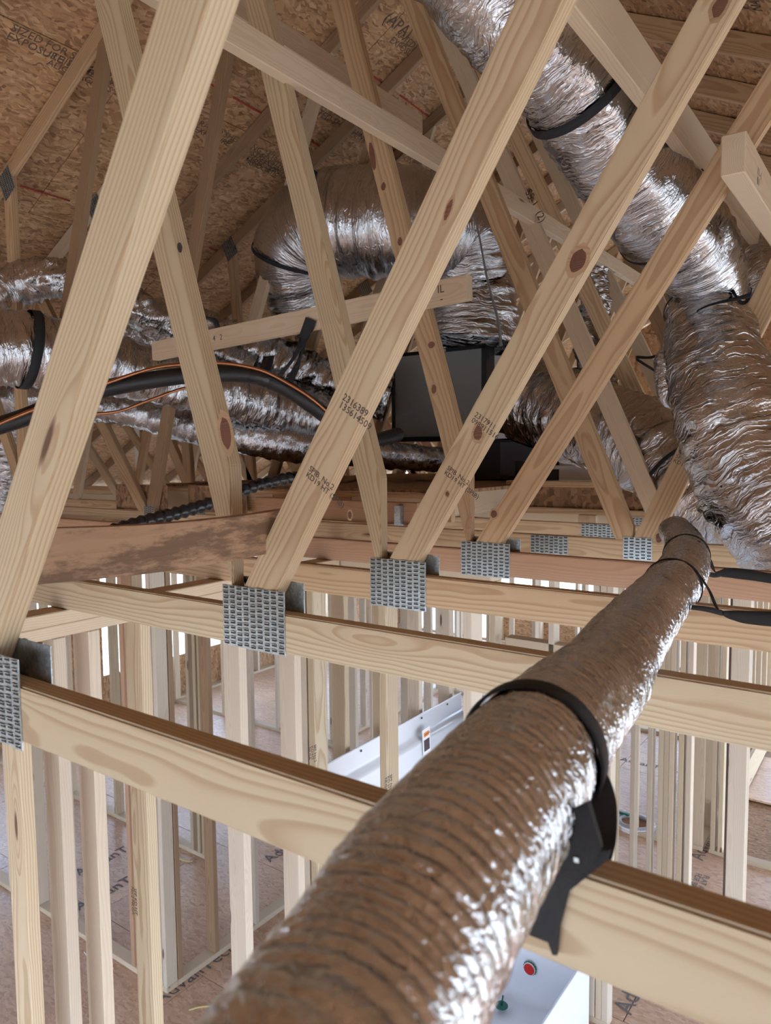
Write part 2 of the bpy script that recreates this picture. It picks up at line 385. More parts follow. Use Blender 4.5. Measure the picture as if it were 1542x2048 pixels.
# ------------------------------------------------------------------ ground, floor
def T(k): return .575 if k == 1 else 1.18+.6*(k-2)
CL, CR = 7.38, 4.845
XL, XR, YN, YF, XRG = -8.66, 3.59, -3.0, 12.4, CR-CL
s = N('ground_outside'); ob = s.n('TexCoord').outputs['Object']
g1 = s.n('TexNoise', i_Vector=ob, i_Scale=.35, i_Detail=6.0).outputs[0]; g2 = s.n('TexNoise', i_Vector=ob, i_Scale=9.0, i_Detail=5.0).outputs[0]
GR = s.out(s.mix(s.ramp(g2, [(.35, (0, 0, 0)), (.7, (1, 1, 1))]), (.50, .48, .44), s.ramp(g1, [(.42, (.62, .60, .56)), (.55, (.55, .47, .34)), (.62, (.40, .38, .20))])), .9)
gv, gf = boxdata(-45, 45, -35, 60, -.75, -.45)
tag(link('ground_outside', mesh(gv, gf), None, GR), 'pale sandy bare ground around the building', 'ground', kind='structure')
fl = empty('floor', (0, 0, 0), label='tan engineered wood subfloor panels with grey printing', cat='floor', kind='structure')
pw, pl = 1.22, 2.44; j = 0; y = YN
while y < YF-.1:
    x = XL-(1.22 if j % 2 else 0); y1 = min(y+pw, YF)
    while x < XR-.1:
        x0 = max(x, XL); x1 = min(x+pl, XR)
        if not (x0 > -1.5 and y > 6.5) and x1-x0 > .05:
            link('subfloor_panel', boxmesh(x1-x0-.006, y1-y-.006, .02, 0, SUB), fl, None, Matrix.Translation(((x0+x1)/2, (y+y1)/2, -.011+random.uniform(-.0006, .0006))))
        x += pl
    y += pw; j += 1
link('rim_joist', boxmesh(XR-XL, YF-YN, .30, 0, OSBD), fl, None, Matrix.Translation(((XR+XL)/2, (YF+YN)/2, -.19)))
def ftext(s, size, u, v, ang, up=1):
    p = onZ(u, v, 0); r = Vector((math.cos(ang), math.sin(ang), 0))
    text('floor_print', s, size, frame_m((p.x, p.y, .0015), r, Vector((-r.y, r.x, 0))*up), INKG, fl)
ftext('AdvanTech', .16, 158, 1822, math.pi*.5); ftext('AdvanTech', .16, 158, 1752, math.pi*.5)
ftext('AdvanTech', .17, 1262, 2032, math.pi*.5); ftext('FLAT AND DRY\nFOR BEST RESULTS', .07, 1408, 1750, -math.pi*.5)
ftext('AdvanTech', .17, 1405, 1722, math.pi*.5)
ftext('AdvanTech', .15, 318, 2012, math.pi*.5); ftext('AdvanTech', .16, 540, 1725, math.pi*.5)
ftext('AdvanTech', .14, 700, 1300, math.pi*.5); ftext('AdvanTech', .14, 1238, 1520, 0)

# ------------------------------------------------------------------ roof
rf = empty('ceiling', (0, 0, 3.05), label='strand board roof sheathing seen from below', cat='roof', kind='structure')
def sheath(side):
    sg = 1 if side == 'left' else -1
    # local frame: X along world Y, Y up the slope
    up = Vector((sg, 0, .5)).normalized(); z0 = (CL+.5*XL if side == 'left' else CR-.5*XR)+.105
    base = Vector((XL if side == 'left' else XR, 0, z0)); nrm = Vector((0, 1, 0)).cross(up)
    n = 0; d = -.55; Lt = (XRG-XL)/up.x if side == 'left' else (XR-XRG)/-up.x; res = []
    while d < Lt-.02:
        d1 = min(d+1.22, Lt); y = -2.2-(1.22 if n % 2 else 0)
        while y < YF+.4:
            y1 = min(y+2.44, YF+.5); c = base+up*((d+d1)/2)+Vector((0, (y+y1)/2, 0))
            mw = Matrix(((0, up.x, nrm.x, c.x), (1, 0, 0, c.y), (0, up.z, nrm.z, c.z+.007), (0, 0, 0, 1)))
            res.append((y, d, link('sheathing_panel', boxmesh(y1-y-.005, d1-d-.005, .012, 0, OSB), rf, None, mw)))
            y += 2.44
        d += 1.22; n += 1
    return res
shl = sheath('left'); sheath('right')
def cover(xa, za, xb, zb):
    V = [(xa, -2.6, za), (xa, YF+.6, za), (xb, YF+.6, zb), (xb, -2.6, zb)]; V += [(a, b, c+.01) for a, b, c in V]
    link('roof_light_cover', mesh(V, [(0, 1, 2, 3), (7, 6, 5, 4), (0, 4, 5, 1), (1, 5, 6, 2), (2, 6, 7, 3), (3, 7, 4, 0)]), rf, OSBD)  # added sheet above the panels, blocks sky light leaking through their gaps
cover(XL-.6, CL+.5*(XL-.6)+.135, XRG, CL+.5*XRG+.135); cover(XR+.6, CR-.5*(XR+.6)+.135, XRG, CR-.5*XRG+.135)
def rprint(s, size, u, v, yk, side='left', mat=None, rot=0):
    # point where the pixel ray meets the roof underside
    r = ray(u, v); k = .5 if side == 'left' else -.5; c0 = (CL if side == 'left' else CR)+.103
    t = (c0-H)/(r[2]-k*r[0]); p = Vector((r[0]*t, r[1]*t, r[2]*t+H)); up = Vector((1, 0, .5)) if side == 'left' else Vector((-1, 0, .5))
    dn = Vector((0, 0, -1)); rt = Vector((0, 1, 0)) if side == 'left' else Vector((0, -1, 0))
    q = frame_m(p, rt, up); 
    if q.col[2].z > 0: q = frame_m(p, -rt, up)
    text('roof_print', s, size*.62, q, mat or INKR, rf)
rprint('SIZED FOR SPACING\nEXPOSURE 1  7/16', .10, 20, 60, 0); rprint('THIS SIDE DOWN\nALIGN ACROSS SUPPORTS', .09, 100, 115, 0)
rprint('RATED SHEATHING 24/16\nEXPOSURE 1', .10, 395, 250, 0); rprint('STRENGTH AXIS THIS\nDIRECTION', .10, 500, 310, 0)
rprint('APA  MILL 402\nRATED SHEATHING', .12, 625, 205, 0); rprint('(APA)', .17, 765, 40, 0); rprint('RATED SHEATHING\nEXPOSURE 1', .1, 790, 70, 0)
rprint('THE ENGINEERED WOOD\nASSOCIATION', .09, 500, 318, 0); rprint('SPACING 24/16', .10, 790, 310, 0)
rprint('EXPOSURE 1\nNAIL HERE', .10, 1500, 20, 0, 'right')
def chalk(a, b):
    def hit(u, v):
        r = ray(u, v); t = (CL+.098-H)/(r[2]-.5*r[0]); return Vector((r[0]*t, r[1]*t, r[2]*t+H))
    ribbon('chalk_line', [hit(*a), (hit(*a)+hit(*b))/2, hit(*b)], [.012]*3, (1, 0, .5), REDL, rf, .001, 2)
for a, b in (((800, 190), (866, 240)), ((415, 165), (440, 180)), ((466, 195), (525, 228)), ((608, 275), (650, 300)), ((40, 372), (140, 402)), ((418, 495), (447, 510)), ((1000, 345), (1060, 385)), ((730, 140), (768, 168))): chalk(a, b)
# gable end trims so the roof reads as closed at the ridge
board_y('ridge_block', XRG-.02, XRG+.02, -2.0, YF, CL+.5*XRG+.02, CL+.5*XRG+.08, PINE2, rf)

# ------------------------------------------------------------------ truss plates
def platemesh(w, h, detail=True):
    key = ('pl', round(w, 3), round(h, 3), detail)
    if key in _bc: return _bc[key]
    v, f = boxdata(-w/2, w/2, -.0015, 0, -h/2, h/2); m1 = mesh(v, f); m1.materials.append(GALV)
    V = []; Fc = []; mi = []
    nc = max(3, round(w/.0215)); nr = max(4, round(h/.0125)); cw = w/nc; rh = h/nr
    for i in range(nc):
        for j in range(nr):
            cx = -w/2+cw*(i+.5); cz = -h/2+rh*(j+.5)+(.2*rh if i % 2 else 0)
            a, b = cw*.34, rh*.22
            for (x0, x1, y0, y1, z0, z1, m) in ((cx-a, cx+a, -.0019, -.0014, cz-b, cz+b*.9, 1), (cx-a, cx+a, -.0048, -.0014, cz+b*.9, cz+b*1.45, 0)):
                vv, ff = boxdata(x0, x1, y0, y1, z0, z1); o = len(V); V += vv; Fc += [tuple(q+o for q in g) for g in ff]; mi += [m]*6
    m2 = mesh(V, Fc); m2.materials.append(GALV); m2.materials.append(SLOT); m2.polygons.foreach_set('material_index', mi[:len(m2.polygons)])
    _bc[key] = (m1, m2); return _bc[key]
def plate(x, z, y, w, h, parent, back=True, rot=0, dx=.022):
    m1, m2 = platemesh(w, h)
    mw = Matrix.Translation((x, y-.0003, z)) @ Matrix.Rotation(rot, 4, 'Y')
    p = link('nail_plate', m1, parent, None, mw); t = link('tooth_slots', m2, p, None, mw); t['kind'] = 'stuff'
    if back:
        mb = Matrix.Translation((x+dx, y+.038+.0003, z)) @ Matrix.Rotation(math.pi, 4, 'Z') @ Matrix.Rotation(-rot, 4, 'Y')
        mb = Matrix.Translation((0, 0, .016)) @ mb; p = link('nail_plate', m1, parent, None, mb); t = link('tooth_slots', m2, p, None, mb); t['kind'] = 'stuff'
    return p
# ------------------------------------------------------------------ trusses
CT = 3.139
ordn = {1: 'nearest', 2: 'second nearest', 3: 'third', 4: 'fourth', 5: 'fifth', 6: 'sixth', 7: 'seventh', 8: 'eighth', 9: 'ninth', 10: 'tenth', 11: 'eleventh', 12: 'twelfth', 13: 'thirteenth', 14: 'fourteenth', 15: 'fifteenth', 16: 'sixteenth', 17: 'seventeenth', 18: 'last'}
extra = {1: 'with a blurred ribbed web at left', 2: 'with the long pale web stamped with a lumber number', 3: 'with an oval knot in its right web', 4: 'with rough wavy grain on its right web',
         5: 'whose webs meet just left of the small duct end', 6: 'just behind the small duct end', 7: 'over the equipment deck', 8: 'behind the grey plenum box', 9: 'behind the tall foil duct'}
mats = {1: PINE, 2: PINE, 3: PINE, 4: PINE2, 5: PINE2}
trs = {}
lroof = (-.5, 1.0, CL)     # z<=7.5+.5x
rroof = (.5, 1.0, CR)     # z<=4.88-.5x
def web(a, b, k, mat, par, nodes=(), cl=()):
    cs = [(0, -1, -CT), lroof, rroof] + list(cl)
    a = Vector(a); b = Vector(b); d = (b-a).normalized()
    o = member('web', a-d*.12, b+d*.14, T(k), mat, par, cs); o['label'] = 'sloping web board'; del o['label']; return o
for k in range(1, 19):
    y = T(k); rnd = random.Random(k)
    t = empty('roof_truss', (XRG, y, 3.05), label='%s roof truss%s' % (ordn[k], (' '+extra[k]) if k in extra else ' counted from the camera, deep in the attic'), cat='truss', group='roof trusses in a row')
    trs[k] = t; m = mats.get(k) or rnd.choice([PINE2, PINE2, SPRUCE, REDW]); m2 = mats.get(k) or rnd.choice([PINE2, SPRUCE, BROWNW])
    member('bottom_chord', (XL, 3.0945), (XR, 3.0945), y, {1: PINE, 2: PINE, 3: PINE2, 4: REDW, 5: PINE2}.get(k, m), t)
    member('top_chord', (XL-.5, CL+.5*(XL-.5)+.05), (XRG, CL+.5*XRG+.05), y, rnd.choice([PINE2, BROWNW, SPRUCE]), t, [(1, 0, XRG)])
    member('top_chord', (XR+.5, CR-.5*(XR+.5)+.05), (XRG, CR-.5*XRG+.05), y, PINE2 if k > 4 else SPRUCE, t, [(-1, 0, -XRG)])
    sk = y/(1.25+.61*(k-2)); fx = lambda p: (p[0]*sk, H+(p[1]-H)*sk)
    nR = -1.3*sk if k < 5 else -.95*sk
    def edge(p, q):
        A = onY(*p, y); B = onY(*q, y); a2 = Vector((A.x, A.z)); b2 = Vector((B.x, B.z)); d2 = (b2-a2).normalized(); n2 = Vector((d2.y, -d2.x)); n2 = n2 if n2.x > 0 else -n2
        if d2.y < 0: d2 = -d2; a2 = b2
        a2 = a2+n2*.0445; t0 = (3.10-a2.y)/d2.y; a3 = a2+d2*t0; return a3, a3+d2*3.2
    RE = {1: ((10, 1000), (316, 0)), 2: ((544, 1050), (1030, 0)), 3: ((787, 1101), (1393, 0)), 4: ((962, 1065), (1542, 122)), 5: ((1273, 1063), (1505, 590))}
    LE = {2: ((446, 1100), (187, 0)), 3: ((750, 1119), (487, 0)), 4: ((930, 1075), (659, 0)), 5: ((1234, 1090), (801, 0))}
    rightup = {1: (-.62, 4.16), 2: (-.51, 4.26), 3: (-.39, 4.5), 4: (-.38, 4.52)}.get(k, (-.46, 4.1))
    if k in RE: ra, rb = edge(*RE[k])
    else: ra = Vector((nR+.045, 3.10)); rb = ra+(Vector((-.46, 4.1))-Vector((-.95, 3.09))).normalized()*3
    nc = ra.x-.030 if k in RE else nR
    wr = web(ra, rb, k, m, t, cl=[(-1, 0, -nc)])
    lu = {1: (-1.85, 4.7), 2: (-1.83, 4.72), 3: (-1.93, 5.04), 4: (-1.98, 5.34), 5: (-2.1, 5.67), 6: (-1.6, 4.54), 7: (-1.36, 3.96), 8: (-1.45, 4.15), 9: (-1.46, 4.29)}.get(k, (-1.6, 4.5))
    if k in LE: la, lb = edge(*LE[k])
    else: la = Vector((nR-.03, 3.10)); lb = la+(Vector(lu)-Vector((-1.3 if k < 5 else -.95, 3.09))).normalized()*3.1
    web(la, lb, k, m2, t, cl=[(1, 0, nc)])
    if k >= 4:
        bl, tl = {3: ((-3.8, 3.1), (-3.0, 5.95)), 4: ((-4.5, 3.1), (-3.6, 5.69)), 5: ((-4.17, 3.1), (-3.3, 5.9)), 6: ((-4.37, 3.1), (-3.1, 5.95)), 7: ((-4.32, 3.1), (-3.08, 5.96))}.get(k, ((-4.32, 3.1), (-3.1, 5.95)))
        bl = fx(bl); tl = fx(tl)
        web(bl, tl, k, BROWNW if k in (4, 5) else m2, t, cl=[(-1, 0, -bl[0]+.02)])
        web((bl[0]-.03, 3.1), fx((-5.46, 4.77)), k, m, t, cl=[(1, 0, bl[0])])
        web(fx((-4.64, 5.18)), (bl[0]-.12, 3.1), k, PINE2, t) if k != 5 else None
        web(fx((-6.05, 3.1)), fx((-5.46, 4.77)), k, m2, t); web((-6.1, 3.1), (-7.0, 4.0), k, m, t, cl=[(1, 0, -6.07)])
        plate(fx((-4.64, 5.19))[0], fx((-4.64, 5.19))[1], y, .13, .16, t, False, math.radians(-26.6)); plate(bl[0], 3.11, y, .10, .13, t, False); plate(-6.07, 3.11, y, .12, .14, t, False)
    pc = {1: (-22, 1388), 2: (507, 1238), 3: (795, 1168), 4: (970, 1119)}.get(k)
    if pc: q_ = onY(*pc, y); plate(q_.x, q_.z, y, .2, .145 if k < 4 else .125, t)
    else:
        q_ = onY(1098, 1107, T(5)); plate(q_.x, 3.098, y, .172, .078, t, False)
        q_ = onY(1275, 1096, T(5)); plate(q_.x, 3.105, y, .115, .09, t, False)
    if k > 4: web((1.2, 3.1), (.1, 4.8), k, m, t); web((1.25, 3.1), (1.9, 3.95), k, m2, t)
    else: web((1.2, 3.1), (.4, 4.7), k, m, t)
    plate(.35, 4.68, y, .13, .16, t, False, math.radians(26.6))
    t['webref'] = wr.name
def websym(k): return bpy.data.objects[trs[k]['webref']]
def wstamp(k, u, v, s, size):
    p = onY(u, v, T(k)); w_ = websym(k); d = Vector((_par[w_.name].col[0].x, 0, _par[w_.name].col[0].z)); d = d if d.z > 0 else -d
    r = -d; up = Vector((d.z, 0, -d.x))*-1
    # text reads along the board falling to the right
    rt = Vector((.80, 0, -.60)) if False else Vector((d.z*.98, 0, -d.x*.98)); upv = Vector((d.x, 0, d.z))
    mw = frame_m((p.x, T(k)-.0006, p.z), rt, upv); text('lumber_stamp', s, size, mw, INK, w_)
wstamp(2, 684, 798, '2316389\n135614509', .021); wstamp(2, 617, 940, 'SPIB. No.2\nKD19 HT (SPIB)', .018)
wstamp(3, 948, 832, '2317911\n098911516', .021); wstamp(3, 893, 938, 'SPIB. No.2\nKD19 HT (SPIB)', .019)
wstamp(5, 1350, 915, 'SPIB No.2\nKD19 HT', .022)
KNOT = wood('knot_wood', (.20, .09, .055), (.10, .04, .028), freq=420, knots=.01)
KRING = wood('knot_ring', (.47, .33, .20), (.34, .21, .12), freq=500, knots=.01)
def knot(k, u, v, wp, hp, ang=0, mat=None, ring=True, y=None):
    yk = (T(k) if y is None else y)
    c = onY(u, v, yk); dpx = (onY(u+10, v, yk)-c).length/10; a = math.radians(ang)
    for sc_, mt, dy in (((1.5, KRING, .0004), (1.0, mat or KNOT, .0008)) if ring else ((1.0, mat or KNOT, .0008),)):
        V = []; n = 18; rn = random.Random(u)
        for i in range(n):
            th = 2*math.pi*i/n; r = 1+rn.uniform(-.08, .08); x = wp/2*sc_*math.cos(th)*r; z = hp/2*sc_*math.sin(th)*r
            V.append(Vector(((x*math.cos(a)-z*math.sin(a))*dpx, 0, (x*math.sin(a)+z*math.cos(a))*dpx)))
        me = mesh([(p.x, -dy, p.z) for p in V]+[(0, -dy-.0006, 0)], [(i, (i+1) % n, n) for i in range(n)]); me.materials.append(mt)
        link('knot', me, trs[k], None, Matrix.Translation((c.x, yk, c.z)))
knot(3, 1156, 522, 30, 44, -28); knot(3, 956, 866, 17, 26, -10); knot(2, 897, 420, 11, 36, -25); knot(2, 452, 866, 20, 44, 12)
knot(2, 360, 495, 9, 14, 20, SLOT, False); knot(4, 745, 312, 10, 46, 12, None, False); knot(4, 767, 373, 9, 13); knot(4, 800, 483, 9, 14)
knot(4, 863, 690, 14, 11); knot(4, 868, 778, 10, 16); knot(4, 937, 1048, 12, 38, -14, REDW, False); knot(5, 1318, 1076, 13, 20)
knot(3, 1440, 12, 26, 44, -25); knot(4, 988, 1028, 12, 14, -20); knot(3, 895, 988, 7, 9); knot(3, 700, 1030, 8, 12)
for k in trs: del trs[k]['webref']
def wmark(k, u, v, s, size, mat=INK):
    mw = frame_m((onY(u, v, T(k)).x, T(k)-.0006, onY(u, v, T(k)).z), (.45, 0, -.9), (.9, 0, .45)); text('hand_lettering', s, size, mw, mat, trs[k])
wmark(6, 1050, 385, 'S5-1  (2)', .055)

# ------------------------------------------------------------------ loose boards in the attic
def thing(o, label, cat, group=None): return tag(o, label, cat, group)
thing(board_y('brace_board', -1.66, -1.62, 1.05, 5.6, 4.655, 4.742, SPRUCE), 'long pale brace board crossing the upper left webs', 'board')
thing(board_y('brace_board', -2.12, -2.083, 1.2, 3.25, 5.10, 5.19, SPRUCE), 'shorter brace board above and behind the long one', 'board')
thing(board_y('brace_board', -.645, -.607, .7, 2.90, 4.41, 4.55, SPRUCE), 'wide pale brace board above the upper foil duct, nearer length', 'board', )
thing(board_y('brace_board', -.645, -.607, 2.905, 4.6, 4.41, 4.55, SPRUCE), 'wide pale brace board along the upper foil duct, bark edged far length', 'board')
bb = board_y('brace_board', -.445, -.385, 2.13, 4.0, 4.205, 4.31, SPRUCE); thing(bb, 'square cut board end with ink marks at upper right', 'board')
text('ink_marks', '/ / - /\nll /', .03, frame_m((-.3845, 2.3, 4.25), (0, 1, 0), (0, 0, 1)), INK, bb)
o = member('cross_board', (-3.10, 4.015), (-1.315, 4.083), T(4)-.042, SPRUCE, None); thing(o, 'level cross board marked at its cut end, holding the black strap', 'board')
text('ink_marks', 'IL\n -', .04, frame_m((-1.44, T(4)-.0428, 4.075), (1, 0, .03), (0, 0, 1)), INK, o)
text('ink_marks', '4   2', .035, frame_m((-2.65, T(4)-.0428, 4.02), (1, 0, .03), (0, 0, 1)), INK, o)
# stained strongback lying in the V of the nearer trusses
def strongback():
    P0 = onX(60, 1112, -1.33); P1 = Vector((-1.17, 1.29, 3.327)); a = Vector((P0.x, P0.y, P0.z)); d = (P1-a); L = d.length; d.normalize()
    V = []; Fc = []; n = 16; hw = .0445
    up = Vector((0, 0, 1)); up = (up-d*up.dot(d)).normalized(); s_ = d.cross(up)
    for i in range(n+1):
        f = i/n; x = (f-.5)*L; sag = -.012*math.sin(f*math.pi)
        hh = hw*(1.16-.14*f)
        for (yy, zz) in ((-.019, -hh), (.019, -hh), (.019, hh), (-.019, hh)): V.append((x, yy, zz+sag))
    Fc = [(0, 1, 2, 3), tuple(range(4*n, 4*n+4))[::-1]]
    for i in range(n):
        for j in range(4): Fc.append((4*i+j, 4*i+4+j, 4*i+4+(j+1) % 4, 4*i+(j+1) % 4))
    c = (a+P1)/2; mw = Matrix(((d.x, -s_.x, up.x, c.x), (d.y, -s_.y, up.y, c.y), (d.z, -s_.z, up.z, c.z), (0, 0, 0, 1)))
    return link('stained_board', mesh(V, Fc), None, STAINW, mw)
thing(strongback(), 'water-stained brown board resting between the two nearest trusses', 'board')

# ------------------------------------------------------------------ equipment deck
dk = empty('equipment_deck', (-3.0, 4.5, 3.14), label='raised strand board equipment deck on lumber rims under the plenum', cat='platform')
v_, f_ = boxdata(-1.15, 1.15, -1.4, 1.4, -.009, .009)
link('deck_panel', mesh(v_, f_), dk, OSBD, Matrix.Translation((-3.05, 4.65, 3.299)))
x = -4.2
for i in range(5):
    x2 = x+(.60 if i else .45); board_x('rim_board', x, min(x2, -1.9)-.004, 3.22, 3.258, 3.145, 3.288, [SPRUCE, PINE2, REDW][i % 3], dk); x = x2
board_x('ledger', -4.2, -1.9, 3.20, 3.219, 3.262, 3.288, PINE2, dk)
for x in (-3.9, -3.3, -2.7, -2.1): board_y('deck_joist', x-.019, x+.019, 3.27, 6.0, 3.145, 3.288, SPRUCE, dk)
v_, f_ = boxdata(-.27, .27, -.006, .006, -.085, .085)
link('osb_skirt', mesh(v_, f_), dk, OSBD, Matrix.Translation((-4.18, 3.03, 3.225)))
link('osb_skirt', mesh(v_, f_), dk, OSBD, Matrix.Translation((-3.62, 3.19, 3.22)))
for (x, z, m_) in ((-3.55, 3.20, SPRUCE), (-2.85, 3.20, SPRUCE), (-2.43, 3.19, SPRUCE)):
    stud(x-.045, x+.045, 3.16, 3.198, z-.075, z+.08, m_, dk, 'cleat')
b_ = board_x('reddish_beam', -3.1, -1.98, 3.02, 3.06, 3.142, 3.255, REDW); thing(b_, 'short reddish beam between the webs below the deck', 'beam')
link('joist_hanger', boxmesh(.035, .03, .1, 0, GALV), b_, None, Matrix.Translation((-2.08, 3.005, 3.19)))
# i-joist + second one behind right
for (y_, x0, x1, z0, lab) in ((4.05, -2.0, 1.6, 3.142, 'engineered joist with strand board web behind the small duct'), (5.2, -1.9, 2.4, 3.142, 'farther engineered joist with dark printed web behind the webs')):
    e_ = empty('i_joist', (x0, y_, z0), label=lab, cat='joist')
    board_x('flange', x0, x1, y_-.03, y_+.03, z0, z0+.035, PINE2, e_); board_x('flange', x0, x1, y_-.03, y_+.03, z0+.155, z0+.19, PINE2, e_)
    link('joist_web', boxmesh(x1-x0, .011, .12, 0, OSBD), e_, None, Matrix.Translation(((x0+x1)/2, y_, z0+.095)))
P0 = onY(880, 1036, 3.93); P1 = onY(1542, 1078, 3.93)
thing(tube('drain_pipe', [P0+Vector((-1.2, 0, 0)), P0, P1, P1+Vector((1.2, 0, 0))], .021, PVC, None, .2, 16, None, True), 'white plastic drain pipe running level behind the small duct', 'pipe')
thing(stud(*(lambda p: (p.x-.05, p.x+.05, 3.82, 3.86, p.z-.075, p.z+.035))(onY(1178, 1042, 3.85)), SPRUCE, None, 'wood_block'), 'short pale wood block in front of the white pipe', 'block')
p_ = onY(275, 905, 5.0); thing(tube('vent_pipe', [Vector((p_.x, 5.0, 2.2)), Vector((p_.x, 5.0, 3.5)), Vector((p_.x, 5.0, 6.2))], .028, PVC, None, .2, 16), 'upright white plastic vent pipe at left', 'pipe')
p_ = onY(497, 930, 7.0); thing(tube('vent_pipe', [Vector((p_.x, 7.0, 2.2)), Vector((p_.x, 7.0, 3.5)), Vector((p_.x, 7.0, 4.8))], .03, PVC, None, .2, 16), 'small upright white pipe far behind the low duct', 'pipe')

# ------------------------------------------------------------------ hvac
yb = 4.62
hv = empty('air_handler', (-2.6, 4.9, 3.308), label='black air handler cabinet with grey plenum box on the deck', cat='air handler')
a_ = onY(785, 883, yb); b_ = onY(972, 690, yb); c_ = onY(785, 697, yb)
def boxpart(name, x0, x1, y0, y1, z0, z1, mat, par, b=.006):
    v, f = boxdata(x0, x1, y0, y1, z0, z1, b); return link(name, mesh(v, f), par, mat)
pln = boxpart('plenum_box', a_.x, b_.x, yb, yb+.55, a_.z, b_.z, DUCTBOARD, hv)
for (x0, x1, z0, z1) in ((a_.x-.004, a_.x+.03, a_.z, b_.z), (b_.x-.035, b_.x+.006, a_.z, b_.z), (a_.x, b_.x, a_.z-.004, a_.z+.03), (a_.x, b_.x, b_.z-.02, b_.z+.006)):
    boxpart('foil_tape', x0, x1, yb-.004, yb+.02, z0, z1, DARKM, pln, .002)
boxpart('foil_tape', b_.x-.002, b_.x+.005, yb+.02, yb+.12, a_.z, b_.z, DARKM, pln, .002)
boxpart('cabinet', -2.68, -1.86, 4.55, 5.25, 3.31, a_.z-.004, DARKM, hv)
boxpart('cabinet_door', -2.30, -1.84, 4.535, 4.55, 3.34, a_.z-.02, plain('panel_grey', (.07, .075, .085), .35, .5), hv, .003)
boxpart('collar', -2.45, -2.2, 4.60, 5.0, a_.z-.003, a_.z+.05, SHEETM, hv)
f0 = onY(1115, 912, 4.3); f1 = onY(1172, 962, 4.3)
fb = empty('metal_duct_box', (f0.x, 4.3, 3.31), label='bright sheet metal box flange at the right of the cabinet', cat='duct fitting')
boxpart('metal_panel', f0.x, f1.x+.1, 4.32, 4.7, f1.z, f0.z, SHEETM, fb, .004)
boxpart('flange', f0.x-.03, f1.x+.12, 4.27, 4.32, f1.z+.07, f1.z+.095, SHEETM, fb, .002)
boxpart('dark_throat', f0.x-.3, f0.x, 4.33, 4.7, f1.z, f0.z-.03, DARKM, fb, .003)

def duct(name, label, px, dia, mat, seed, bands=(), amp=.006, step=.012, seg=48, wf=1.0, group='foil covered flexible ducts'):
    pts = [pd(u, v, d) for (u, v, d) in px]; rad = [r/2 for r in dia] if hasattr(dia, '__len__') else dia/2
    e = empty(name, pts[0], label=label, cat='duct', group=group)
    tube('jacket', pts, rad, mat, e, step, seg, wrinkle(amp, seed, wf), False)
    for (s0, wd, tl) in bands: ring_band('strap', pts, rad, s0, wd, BLACKW, e, .006, 40, tl)
    return e
G = None
duct('flexible_duct', 'upper foil duct under the wide pale board', [(895, -140, 2.02), (1016, 10, 2.07), (1146, 150, 2.18), (1192, 245, 2.28), (1298, 400, 2.46), (1385, 500, 2.62), (1420, 590, 2.72), (1415, 660, 2.8)], [.34, .34, .345, .325, .335, .32, .26, .24], FOIL, 1, ((.56, .028, .1), (1.10, .012, .1)), group=G)
duct('flexible_duct', 'big foil duct dropping along the right edge', [(1405, 560, 2.78), (1412, 640, 2.7), (1432, 730, 2.6), (1468, 850, 2.5), (1530, 985, 2.42), (1640, 1130, 2.35)], [.20, .29, .34, .38, .40, .40], FOILW, 2, ((.14, .006, .0),), .008, group=G)
duct('flexible_duct', 'crushed foil duct from the plenum to the right, behind the webs', [(1040, 790, 4.75), (1085, 812, 4.5), (1190, 850, 4.05), (1290, 895, 3.8), (1370, 960, 3.6), (1470, 1035, 3.4), (1600, 1110, 3.2)], [.52, .52, .50, .46, .42, .40, .40], FOILW, 3, ((1.42, .02, .1),), .013, group=G)
duct('flexible_duct', 'foil return duct arching level into the tall taper, centre', [(612, 640, 5.2), (592, 520, 5.0), (640, 455, 4.85), (740, 445, 4.7), (840, 450, 4.65), (925, 470, 4.75), (935, 560, 4.85)], [.44, .58, .66, .68, .66, .58, .5], FOIL, 4, ((.44, .025, .05),), .009, group=G)
duct('flexible_duct', 'tall foil taper standing on the grey plenum box', [(905, 320, 5.0), (925, 440, 5.05), (940, 560, 5.0), (940, 640, 5.0), (935, 692, 5.0)], [.30, .46, .60, .64, .66], FOILW, 5, (), .012, group=G)
duct('flexible_duct', 'wrinkled foil duct arching at the far left', [(-90, 690, 4.6), (-40, 615, 4.5), (30, 572, 4.5), (110, 556, 4.5), (210, 585, 4.6), (300, 632, 4.75), (400, 690, 4.9), (500, 745, 5.0)], [.22, .24, .26, .25, .25, .25, .25, .25], FOILW, 6, (), .01, group=G)
duct('flexible_duct', 'fat foil duct with a black strap at the left edge', [(-120, 690, 3.9), (-20, 695, 4.0), (60, 700, 4.1), (190, 720, 4.3), (320, 755, 4.5), (460, 790, 4.7), (580, 825, 4.9), (670, 842, 4.95)], [.42, .42, .42, .38, .34, .33, .33, .33], FOIL, 7, ((.42, .05, .15),), .01, group=G)
duct('flexible_duct', 'low brown-looking foil duct crossing behind the black hose', [(-30, 790, 4.9), (120, 800, 4.9), (260, 820, 4.9), (370, 848, 4.9), (480, 868, 4.9), (600, 890, 4.9), (720, 903, 5.0), (860, 918, 5.1), (960, 920, 5.2)], [.22, .22, .22, .24, .26, .25, .21, .18, .18], FOILB, 8, (), .006, group=G)
duct('flexible_duct', 'foil duct behind the black strap, left of the plenum', [(380, 640, 5.1), (470, 690, 5.1), (560, 725, 5.15), (660, 765, 5.2), (780, 800, 5.2)], [.24, .30, .34, .34, .34], FOILW, 9, (), .012, group=G)
duct('flexible_duct', 'foil duct hanging upright at the left edge', [(75, 740, 5.2), (45, 800, 5.2), (25, 870, 5.2), (8, 950, 5.2), (-15, 1040, 5.2)], [.24, .26, .26, .26, .24], FOIL, 10, (), .01, group=G)
